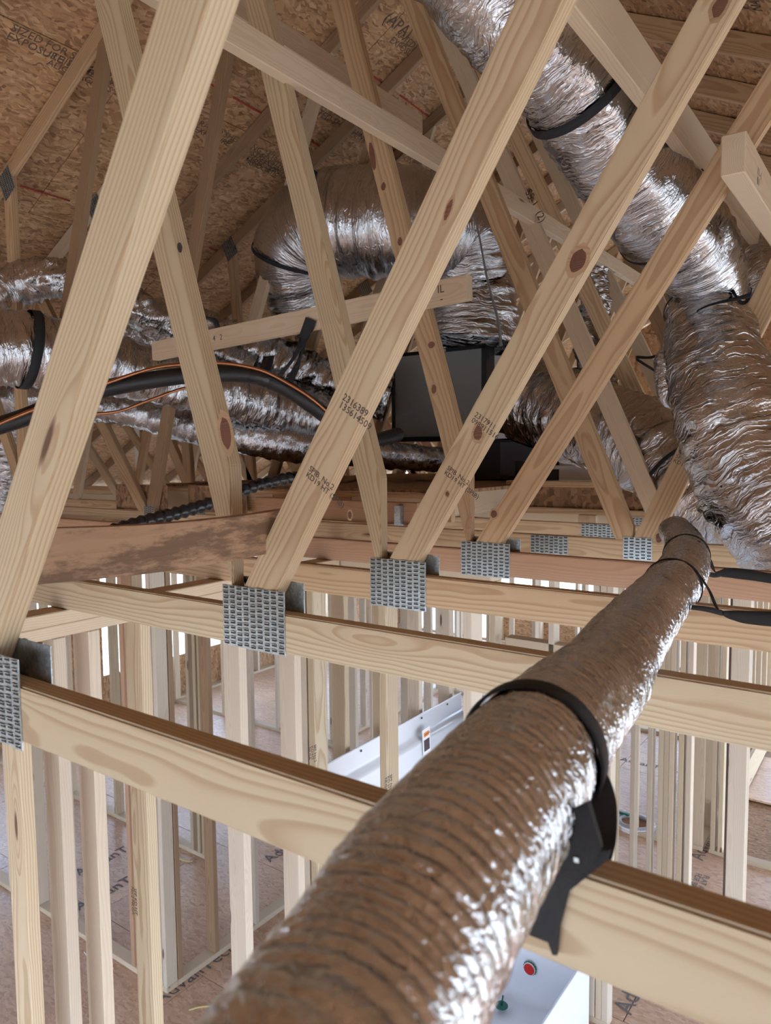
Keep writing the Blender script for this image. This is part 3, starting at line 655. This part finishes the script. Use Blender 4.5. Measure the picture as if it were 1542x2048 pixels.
duct('flexible_duct', 'short foil duct half hidden behind the far left truss webs', [(230, 640, 5.4), (330, 690, 5.4), (430, 740, 5.5), (540, 790, 5.5)], [.16, .2, .22, .22], FOIL, 11, (), .008, group=G)
duct('flexible_duct', 'small foil elbow beside the big right duct', [(1345, 690, 3.0), (1336, 730, 3.0), (1345, 790, 3.0), (1380, 800, 3.0)], [.08, .11, .11, .08], FOIL, 12, (), .004, group=G)
duct('flexible_duct', 'narrow foil duct rising between the far right webs', [(1188, 540, 4.4), (1190, 620, 4.4), (1180, 700, 4.3), (1200, 780, 4.2)], [.16, .17, .17, .2], FOIL, 13, (), .008, group=G)
duct('flexible_duct', 'foil duct peeking out at the right edge beside a web', [(1500, 470, 3.4), (1530, 540, 3.3), (1570, 610, 3.2)], [.15, .2, .22], FOIL, 14, (), .008, group=G)
# the near small duct
nd_px = [(430, 2520, .33), (600, 2240, .36), (745, 1990, .435), (885, 1752, .53), (1058, 1516, .72), (1138, 1420, .90), (1200, 1363, 1.06), (1243, 1297, 1.25), (1297, 1228, 1.55), (1350, 1165, 1.82), (1372, 1120, 2.1), (1366, 1085, 2.4), (1350, 1062, 2.7)]
nd_pts = [pd(*p) for p in nd_px]; nd_r = [.063, .063, .063, .065, .064, .063, .063, .063, .063, .062, .060, .056, .052]
sd = empty('small_flexible_duct', nd_pts[4], label='long ribbed foil duct lying over the trusses towards the camera', cat='duct')
rs = random.Random(5)
wv = wrinkle(.0011, 55, 2.0)
def helix(s, th, r):
    q = (s/.0125 + th/(2*math.pi)) % 1.0
    return .0042*(abs(math.cos(math.pi*q))**.5)*(1+.3*math.sin(3*th+5*s))+wv(s, th, r)
tube('jacket', nd_pts, nd_r, FOILB, sd, .0017, 64, helix)
P_, R_ = path(nd_pts, nd_r, .01)
def s_at(i):   # arclength of control point i
    best = min(range(len(P_)), key=lambda j: (P_[j]-nd_pts[i]).length); return best*.01
ring_band('strap', nd_pts, nd_r, s_at(4)+.015, .028, BLACKW, sd, .005, 48, -.05)
for i_, o_ in ((9, -.04), (10, .06)): ring_band('strap', nd_pts, nd_r, s_at(i_)+o_, .009, BLACKW, sd, .004, 40, 0)
# straps
D = Vector
def strapthing(name, label, pts, widths, wdir, mat=BLACKW, th=.0016, n=8, cat='strap'):
    e = empty(name, pts[0], label=label, cat=cat, group='black duct straps'); ribbon('webbing', pts, widths, wdir, mat, e, th, n); return e
cd = ray(1140, 1700); 
st = strapthing('duct_strap', 'torn black strap nailed to the nearest chord beside the near duct', [pd(1150, 1462, .735), pd(1178, 1560, .70), pd(1172, 1650, .68), pd(1150, 1715, .66)], [.026, .045, .055, .06], [(.5, .35, -.35), (.85, .2, -.1), (.9, .1, -.1)])
fy = T(1)-.003
tf = [onY(u, v, fy) for (u, v) in ((1092, 1700), (1222, 1698), (1219, 1716), (1140, 1780), (1122, 1850), (1116, 1908), (1107, 1907), (1098, 1882), (1062, 1868), (1042, 1840), (1060, 1790))]
def flat(name, pts, y0, y1, mat, par, rounds=0):
    n = len(pts); V = [(p.x, y0, p.z) for p in pts]+[(p.x, y1, p.z) for p in pts]
    Fc = [tuple(range(n)), tuple(range(n, 2*n))[::-1]]+[(i, n+i, n+(i+1) % n, (i+1) % n) for i in range(n)]
    return link(name, mesh(V, Fc), par, mat)
flat('strap_tail', tf, fy-.0025, fy, BLACKW, st)
flat('strap_fold', [onY(u, v, fy-.004) for (u, v) in ((1098, 1640), (1180, 1600), (1206, 1690), (1188, 1722), (1138, 1772), (1105, 1730))], fy-.008, fy-.003, BLACKW, st)
v_, f_ = boxdata(-.002, .002, -.0005, .0005, -.002, .002); link('nail_head', mesh(v_, f_), st, GALV, Matrix.Translation(onY(1153, 1720, fy-.009)))
s2 = strapthing('duct_strap', 'thin black strap from the small duct lying over the fourth truss chord', [pd(1398, 1082, 2.079), pd(1418, 1118, 2.079), pd(1432, 1146, 2.079), pd(1460, 1146, 2.032), pd(1500, 1150, 1.984), pd(1560, 1160, 1.937)], [.006, .016, .014, .03, .032, .03], [(1, 0, -.2), (.6, .2, -.5), (.3, .2, -1), (.3, .3, -1)])
ribbon('webbing', [pd(1404, 1144, 2.126), pd(1425, 1150, 2.098), pd(1440, 1150, 2.079)], [.012, .016, .012], (0, .5, -1), BLACKW, s2)
s3 = strapthing('duct_strap', 'wider black strap from the small duct spread over the third truss chord', [pd(1392, 1140, 1.682), pd(1418, 1180, 1.654), pd(1438, 1222, 1.625), pd(1470, 1232, 1.588), pd(1510, 1236, 1.531), pd(1570, 1240, 1.465)], [.005, .008, .014, .026, .032, .035], [(1, 0, -.2), (.6, .2, -.5), (.3, .2, -1), (.3, .3, -1)])
ribbon('webbing', [pd(1376, 1214, 1.654), pd(1410, 1218, 1.625), pd(1445, 1226, 1.606)], [.012, .014, .016], (0, .6, -1), BLACKW, s3)
strapthing('duct_strap', 'thin black tie from the right duct to a far web', [pd(1345, 770, 2.9), pd(1310, 742, 3.1), pd(1272, 716, 3.3), pd(1300, 715, 3.2), pd(1332, 706, 3.1)], [.014, .012, .014, .012, .014], (0, 0, 1))
strapthing('duct_strap', 'thin black tie curling off the neck of the right duct', [pd(1465, 580, 2.6), pd(1478, 602, 2.5), pd(1490, 605, 2.45), pd(1500, 594, 2.42), pd(1502, 580, 2.4), pd(1494, 592, 2.4), pd(1420, 610, 2.5), pd(1378, 630, 2.6)], [.02, .016, .014, .018, .02, .016, .008, .004], (0, .3, 1))
# black line set and its strap
def hose(name, label, px, r, mat, cat='hose', step=.02, disp=None):
    e = empty(name, pd(*px[0]), label=label, cat=cat); tube('hose', [pd(*p) for p in px], r, mat, e, step, 20, disp); return e
ls = hose('insulated_line', 'thick black insulated refrigerant line arching through the webs', [(-60, 868, 2.75), (40, 838, 2.8), (130, 802, 2.85), (220, 775, 2.9), (360, 752, 2.95), (440, 748, 3.0), (510, 752, 3.05), (570, 776, 3.1), (625, 812, 3.15), (690, 860, 3.3), (740, 880, 3.5), (800, 868, 3.7)], .034, BLACKR)
pp = [pd(500, 752, 3.04), pd(535, 760, 3.06)]
tube('tape_wrap', [pd(500, 751, 3.04), pd(518, 754, 3.05), pd(536, 761, 3.07)], .0365, BLACKT, ls, .01, 20, wrinkle(.001, 9))
hose('copper_pipe', 'thin bare copper line riding on top of the black hose', [(-60, 872, 2.68), (60, 822, 2.75), (150, 790, 2.8), (225, 762, 2.85), (300, 738, 2.9), (360, 729, 2.92), (440, 726, 2.96), (510, 737, 3.0), (560, 758, 3.05), (620, 795, 3.1), (680, 845, 3.2), (720, 868, 3.3)], .007, COPPER, 'pipe')
hose('copper_pipe', 'lower thin copper line bowing below the black hose', [(190, 828, 2.95), (240, 822, 2.95), (300, 800, 2.95), (370, 776, 3.0), (430, 772, 3.0)], .006, COPPER, 'pipe')
def corr(s, th, r): return .003*math.sin(s*2*math.pi/.035)
hose('corrugated_hose', 'black corrugated hose running up from the stained board', [(225, 1062, 2.6), (300, 1040, 2.7), (370, 1022, 2.8), (440, 1000, 2.9), (510, 972, 3.0), (580, 956, 3.1), (650, 948, 3.3)], .024, BLACKT, 'hose', .006, corr)
yk = T(4)-.05
e = strapthing('line_strap', 'black strap hung from the cross board around the black hose', [onY(622, 640, yk), onY(610, 672, yk), onY(590, 712, yk-.02), onY(560, 752, yk+.2)], [.045, .05, .022, .026], (1, 0, -.25))
ribbon('webbing', [onY(612, 672, yk+.005), onY(600, 715, yk), onY(590, 740, yk), onY(578, 766, yk+.1)], [.03, .02, .045, .05], (1, 0, .1), BLACKW, e)
flat('strap_tab', [onY(u, v, yk-.002) for (u, v) in ((612, 634), (632, 642), (626, 662), (610, 680), (588, 674), (600, 668))], yk-.004, yk-.001, BLACKW, e)
e = empty('tape_patch', pd(530, 730, 4.2), label='square black tape patch on the foil duct above the hose', cat='tape')
ribbon('tape', [pd(538, 712, 4.45), pd(534, 728, 4.44), pd(528, 744, 4.42)], [.066, .072, .07], (1, .6, .1), BLACKT, e)
strapthing('duct_strap', 'curved black strap across the far duct beside the cross board', [pd(408, 634, 4.3), pd(428, 640, 4.3), pd(436, 656, 4.3)], [.02, .03, .03], (.8, .5, .4))
strapthing('hanging_strap', 'thin strap stretched down the tall foil taper to the plenum', [pd(940, 400, 4.2), pd(958, 470, 4.25), pd(975, 560, 4.3), pd(996, 640, 4.35), pd(1002, 692, 4.4)], [.012, .012, .014, .018, .02], (1, 0, 0), plain('grey_strap', (.16, .15, .15), .5))
strapthing('duct_strap', 'black strap holding the centre arch duct to the truss', [pd(610, 334, 4.4), pd(622, 344, 4.4), pd(634, 352, 4.4)], [.045]*3, (.2, 0, 1))

# ------------------------------------------------------------------ stud walls
TP = 3.048; BP = .038
def wall(name, label, axis, c0, thick, a0, a1, studs, mat=STUD, plates=True, top=True, wide=False, sole=True):
    """axis 'y': wall runs along Y with its right face at x=c0; axis 'x': runs along X with its near face at y=c0"""
    e = empty(name, (c0, a0, 0) if axis == 'y' else (a0, c0, 0), label=label, cat='wall', kind='structure')
    rn = random.Random(name)
    B = board_y if axis == 'y' else board_x
    def rng(z0, z1, nm, m=SPRUCE, q0=a0, q1=a1, ins=0.0):
        if axis == 'y': board_y(nm, c0-thick, c0, q0, q1, z0, z1, m, e)
        else: board_x(nm, q0, q1, c0, c0+thick, z0, z1, m, e)
    if sole: rng(0, BP, 'sole_plate')
    if top: rng(TP-.076, TP-.038, 'top_plate'); rng(TP-.038, TP, 'top_plate')
    for s_ in studs:
        p, mm = (s_ if isinstance(s_, tuple) else (s_, None)); m = mm or rn.choice([STUD, STUD, SPRUCE, PINE, STUD])
        z1 = TP-.077
        if axis == 'y': stud(c0-thick, c0, p, p+.038, BP, z1, m, e)
        else: stud(p, p+.038, c0, c0+thick, BP, z1, m, e)
    return e
def rep(a, b, s=.406):
    out = []; x = a
    while x < b: out.append(x); x += s
    return out
def yx(u, x): return onX(u, 1450, x).y
def xy(u, y): return onY(u, 1450, y).x
wall('wall_left_partition', 'near stud partition running away from the lower left corner', 'y', -2.0, .089, -.4, 2.44,
     [-.2, .3, (yx(50, -2.0)-.02, PINE), (yx(122, -2)-.01, STUD), (yx(122, -2)+.10, STUD), (yx(288, -2.0), PINE), (yx(482, -2.0), STUD), (yx(592, -2.0), STUD)])
wall('wall_tub_head', 'stud partition crossing in front of the white tub surround', 'x', 2.45, .089, -2.09, -1.28,
     [(xy(616, 2.45)-.045, STUD), (xy(618, 2.45)-.004, PINE), xy(773, 2.45)-.038, xy(943, 2.45)-.038], top=True)
wall('wall_tub_back', 'studs standing behind the long side of the tub surround', 'y', -2.42, .089, 2.6, 4.25, rep(2.62, 4.2, .36))
wall('wall_tub_foot', 'stud partition at the far end of the tub', 'x', 4.20, .089, -2.6, -1.40, [-2.2, -1.8, (-1.52, STUD), (-1.477, SPRUCE), -1.438])
wall('wall_corner_side', 'stud wall with the brown stud and pale sole plate, lower left', 'y', -3.84, .089, 2.94, 7.0, [(2.945, BROWNW), (3.26, BROWNW)]+rep(3.65, 6.9))
wall('wall_corner_front', 'short stud wall meeting the corner at lower left', 'x', 2.85, .089, -7.2, -3.84, [(-3.88, STUD), (-3.925, STUD), (-4.22, REDW)]+[-4.62-.406*i for i in range(6)])
wall('wall_back_left', 'farther stud wall with a pale blue-lit sole plate', 'x', 4.07, .089, -8.55, -4.88, [(-4.93, PINE), -4.99, -5.08, (-5.4, SPRUCE)]+[-5.8-.406*i for i in range(7)])
wall('wall_middle', 'stud wall in the middle distance with uneven studs', 'x', 6.6, .089, -8.6, -1.7, rep(-8.5, -1.75, .5))
wall('wall_middle_cross', 'stud wall running deep behind the tub', 'y', -5.6, .089, 6.7, 12.0, rep(6.7, 11.9, .61))
wall('wall_bedroom', 'far stud wall lit by the openings', 'x', 9.2, .089, -5.5, -1.4, rep(-5.4, -1.5, .61))
wall('wall_hall', 'row of bright edged studs right of the small duct', 'x', 5.7, .089, -2.1, xy(1392, 5.7),
     [(xy(u, 5.7)-.038, m_) for u, m_ in ((1213, STUD), (1234, PINE), (1272, STUD), (1306, STUD))]+[(xy(1318, 5.7)+.039*i, SPRUCE) for i in range(3)]+[(xy(1358, 5.7), PINE), (xy(1371, 5.7)+.01, STUD)])
wall('wall_right_post', 'dark edged doubled stud at the right', 'y', xy(1496, 3.9), .089, 3.9, 5.6, [(3.9, STUD), (3.945, STUD)], sole=False)
wall('wall_right_back', 'stud wall running back beside the bright doorway', 'y', -1.40, .089, 6.65, 10.5, [(q, SPRUCE) for q in rep(6.66, 10.4)])
wall('wall_right_far', 'low plate wall at the edge of the porch opening', 'x', 6.65, .089, -1.35, 3.6, [-1.34, (-1.28, PINE), 1.2, 2.8])
wall('wall_east', 'outer stud wall on the right side', 'y', 3.6, .14, -2.8, 6.6, rep(-2.7, 6.5))
h0 = onY(1010, 1288, 4.2); h1 = onY(1180, 1313, 4.2); wf = bpy.data.objects['wall_tub_foot']
board_x('header', h0.x, h1.x, 4.2, 4.289, h0.z-.045, h0.z+.045, SPRUCE, wf)
def ustamp(wn_, u, v, x, st, size):
    p = onX(u, v, x+.0006); text('lumber_stamp', st, size, frame_m((p.x, p.y, p.z), (0, 0, -1), (0, 1, 0)), INK, bpy.data.objects[wn_])
ustamp('wall_tub_head', 628, 1490, xy(618, 2.45)+.034, 'SPF No.2\nKD-HT\nNLGA', .022); ustamp('wall_tub_head', 780, 1550, xy(773, 2.45), 'SPF No.2\nKD-HT\nNLGA', .022)
ustamp('wall_left_partition', 290, 1560, -2.0, '|||  ||', .02)
def fstamp(wn_, u, v, y, st, size):
    p = onY(u, v, y-.0006); text('lumber_stamp', st, size, frame_m((p.x, p.y, p.z), (0, 0, -1), (1, 0, 0)), INK, bpy.data.objects[wn_])
fstamp('wall_left_partition', 268, 1775, yx(288, -2.0), 'SPF KD HT\nNo.2 NLGA', .02)
bx = xy(1496, 3.9)-.089
stud(bx-.004, bx+.006, 3.893, 3.94, .0, TP-.08, plain('bark_dark', (.09, .05, .035), .9, 0, 30, .6, .6), bpy.data.objects['wall_right_post'], 'bark_edge')
# exterior walls with sheathing
def sheet(e, axis, c, a0, a1, z0, z1, mat=OSB):
    if axis == 'y': link('wall_sheathing', boxmesh(z1-z0, a1-a0, .011, 0, mat), e, None, Matrix.Translation((c, (a0+a1)/2, (z0+z1)/2)) @ Matrix.Rotation(math.pi/2, 4, 'Y'))
    else: link('wall_sheathing', boxmesh(a1-a0, z1-z0, .011, 0, mat), e, None, Matrix.Translation(((a0+a1)/2, c, (z0+z1)/2)) @ Matrix.Rotation(math.pi/2, 4, 'X'))
e = wall('wall_west', 'outer wall on the left with window openings', 'y', XL+.14, .14, -2.8, 12.2, rep(-2.7, 12.1, .61))
for (a0, a1) in ((-2.9, 1.6), (2.2, 3.6), (5.0, 5.6), (8.2, 9.4), (11.0, 12.3)): sheet(e, 'y', XL-.01, a0, a1, 0, 3.05)
for (a0, a1) in ((1.6, 2.2), (3.6, 5.0), (5.6, 8.2), (9.4, 11.0)): sheet(e, 'y', XL-.01, a0, a1, 0, .6); sheet(e, 'y', XL-.01, a0, a1, 2.45, 3.05)
e = wall('wall_north', 'outer wall at the far end with bright openings', 'x', 12.2, .14, XL, -1.3, rep(XL+.05, -1.4, .8))
for (a0, a1) in ((XL, -8.2), (-3.8, -3.3)): sheet(e, 'x', 12.35, a0, a1, 0, 3.05)
for (a0, a1) in ((-6.2, -3.8),): sheet(e, 'x', 12.35, a0, a1, 0, .5)
e = empty('wall_gable', (XRG, YF+.3, 3.05), label='strand board gable end closing the far attic, with added light-blocking rear gable and eave strip', cat='wall', kind='structure')
V = [(XL, YF+.3, 3.06), (XR, YF+.3, 3.06), (XRG, YF+.3, CL+.5*XRG+.1), (XL, YF+.32, 3.06), (XR, YF+.32, 3.06), (XRG, YF+.32, CL+.5*XRG+.1)]
link('gable_sheathing', mesh(V, [(0, 1, 2), (5, 4, 3), (0, 3, 4, 1), (1, 4, 5, 2), (2, 5, 3, 0)]), e, OSB)
link('gable_sheathing', mesh([(a, b-YF-.3-2.4, c) for a, b, c in V], [(0, 1, 2), (5, 4, 3), (0, 3, 4, 1), (1, 4, 5, 2), (2, 5, 3, 0)]), e, OSB)  # unseen second gable added behind the camera to darken the attic
for nm, xx in (('eave_light_block', XL-.25),): board_y(nm, xx-.3, xx+.3, -2.4, 4.0, 2.93, 2.945, OSB, e)  # strip added under the near left eave to keep light out
e = wall('wall_south', 'unseen wall added behind the viewpoint to cut light, sheathed with window openings', 'x', -2.95, .14, XL, XR, rep(XL+.1, XR-.1, .61))  # added out of view; its sheathing limits light from behind the camera
for (a0, a1) in ((XL, -7.0), (-5.2, -3.2), (1.6, XR)): sheet(e, 'x', -2.96, a0, a1, 0, 3.05)
board_y('trim_1', -1.33, -1.29, 6.75, 10.4, .02, .30, PINE); tag(bpy.data.objects['trim_1'], 'pale board standing on edge along the porch opening', 'trim', kind='structure')

# ------------------------------------------------------------------ tub surround
tb = empty('bathtub', (-1.98, 3.3, 0), label='white moulded bathtub with tall wall surround seen through the studs', cat='bathtub')
x0, x1, y0, y1 = -2.36, -1.50, 2.57, 4.14
def grid(name, fn, nu, nv, mat, par, th=.006):
    V = [fn(i/nu, j/nv) for i in range(nu+1) for j in range(nv+1)]; Fc = [(i*(nv+1)+j, (i+1)*(nv+1)+j, (i+1)*(nv+1)+j+1, i*(nv+1)+j+1) for i in range(nu) for j in range(nv)]
    o = link(name, mesh(V, Fc, True), par, mat); md = o.modifiers.new('s', 'SOLIDIFY'); md.thickness = th; md.offset = 0; return o
def basin(u, v):
    X = x0+(x1-x0)*u; Y = y0+(y1-y0)*v
    ex = min(u/.14, (1-u)/.16, 1); ey = min(v/.12, (1-v)/.10, 1); k = max(0, min(1, min(ex, ey))); k = k*k*(3-2*k)
    return (X, Y, .47-.36*k)
grid('basin', basin, 40, 50, TUBW, tb)
ap = boxpart('apron', x1-.01, x1+.01, y0, y1, 0.0, .475, TUBW, tb, .008)
# surround : back panel (faces +X), foot panel (faces -Y), head panel hidden behind studs
def prof(zf):  # stepped ledge near the top
    return .05 if zf < .90 else (.05-.045*min(1, (zf-.90)/.02))
grid('back_panel', lambda u, v: (x0-.025+prof(v), y0+(y1-y0)*u, .44+1.49*v), 2, 120, TUBW, tb)
grid('foot_panel', lambda u, v: (x0+(x1-x0)*u, y1+.03-prof(v), .44+1.49*v), 2, 120, TUBW, tb)
for yy in (2.75, 3.05, 3.35, 3.65, 3.95): link('screw_head', boxmesh(.004, .011, .011, .001, SLOT), tb, None, Matrix.Translation((x0-.010, yy, 1.905)))
pL = onX(852, 1482, x0+.031)
lab = link('warning_card', boxmesh(.001, .085, .16, 0, WHITEP), None, None, Matrix.Translation((x0+.034, pL.y, pL.z)) @ Matrix.Rotation(.06, 4, 'X'))
tag(lab, 'white card with orange and dark print stuck inside the tub surround', 'card')
mwl = lab.matrix_basis
link('orange_print', boxmesh(.001, .055, .028, 0, ORANGE), lab, None, mwl @ Matrix.Translation((.0012, .002, .045)))
link('dark_print', boxmesh(.001, .06, .07, 0, plain('dark_print', (.06, .04, .04), .6)), lab, None, mwl @ Matrix.Translation((.0012, .002, -.022)))
text('card_print', 'WARNING', .0135, mwl @ Matrix.Translation((.0022, -.024, .040)) @ frame_m((0, 0, 0), (0, 1, 0), (0, 0, 1)), INK, lab)
# overflow cap and drain
pc = onY(1060, 1936, y1-.09)
cp = empty('overflow_cap', (pc.x, y1-.09, pc.z), label='red round protective cap with green toothed rim on the tub end', cat='cap')
def gear(n, r0, r1):
    return [(math.cos(2*math.pi*i/(2*n))*(r1 if i % 2 else r0), math.sin(2*math.pi*i/(2*n))*(r1 if i % 2 else r0)) for i in range(2*n)]
for nm, pts, yo, mt in (('toothed_rim', gear(16, .040, .045), -.0, GREENP), ('white_ring', gear(20, .038, .038), -.006, WHITEP), ('red_disc', gear(20, .034, .034), -.011, REDP)):
    flat(nm, [Vector((pc.x+a, 0, pc.z+b)) for a, b in pts], y1-.09+yo-.006, y1-.09+yo, mt, cp)
pdn = onZ(1003, 2016, .13)
dr = empty('drain_plug', (pdn.x, pdn.y, .11), label='green plastic drain plug with a stem lying in the tub', cat='plug')
tube('plug_disc', [pdn+Vector((0, 0, .012)), pdn+Vector((.0, 0, .016)), pdn+Vector((.0, .0, .022))], [.034, .04, .036], GREENP, dr, .003, 24, None, True)
tube('plug_stem', [pdn+Vector((0, 0, .02)), pdn+Vector((.004, .003, .05)), pdn+Vector((.008, .006, .085))], [.006, .005, .005], GREENP, dr, .01, 12, None, True)
tube('plug_foot', [pdn, pdn+Vector((.0, 0, .01)), pdn+Vector((.0, 0, .014))], [.014, .016, .02], GREENP, dr, .004, 16, None, True)

# ------------------------------------------------------------------ bits on the floor
pk = onZ(1270, 1652, .0); ck = empty('strap_coil', (pk.x, pk.y, 0), label='flat grey coil of strapping lying on the floor', cat='coil')
for i in range(4): tube('coil_ring', [pk+Vector((math.cos(a)*(.17-.012*i), math.sin(a)*(.17-.012*i), .028+.004*i)) for a in [2*math.pi*q/24 for q in range(25)]], .012, GREYC, ck, .03, 8)
for i in range(2): tube('coil_ring', [pk+Vector((math.cos(a)*(.172), math.sin(a)*(.172), .01+.02*i)) for a in [2*math.pi*q/24 for q in range(25)]], .012, WHITEP, ck, .03, 8)
tool = boxpart('cutter_tool', pk.x-.28, pk.x-.08, pk.y+.06, pk.y+.10, .04, .065, GREENP, None); tag(tool, 'dark green tool handle resting on the grey coil', 'tool')
thing(tube('yellow_cord', [onZ(u, v, .008) for u, v in ((378, 2020), (400, 2014), (425, 2013), (450, 2018))], .006, YELL, None, .02, 8), 'short curl of yellow cord on the floor near the bottom', 'cord')
thing(tube('yellow_cord', [onZ(u, v, .008) for u, v in ((355, 1716), (372, 1722), (388, 1722))], .006, YELL, None, .02, 8), 'bit of yellow cord beside the far sole plate', 'cord')
thing(tube('white_string', [onZ(u, v, .008) for u, v in ((168, 1904), (180, 1917), (197, 1925), (208, 1938), (230, 1936))], .0035, WHITEP, None, .02, 8), 'thin white string crumpled on the floor at lower left', 'string')
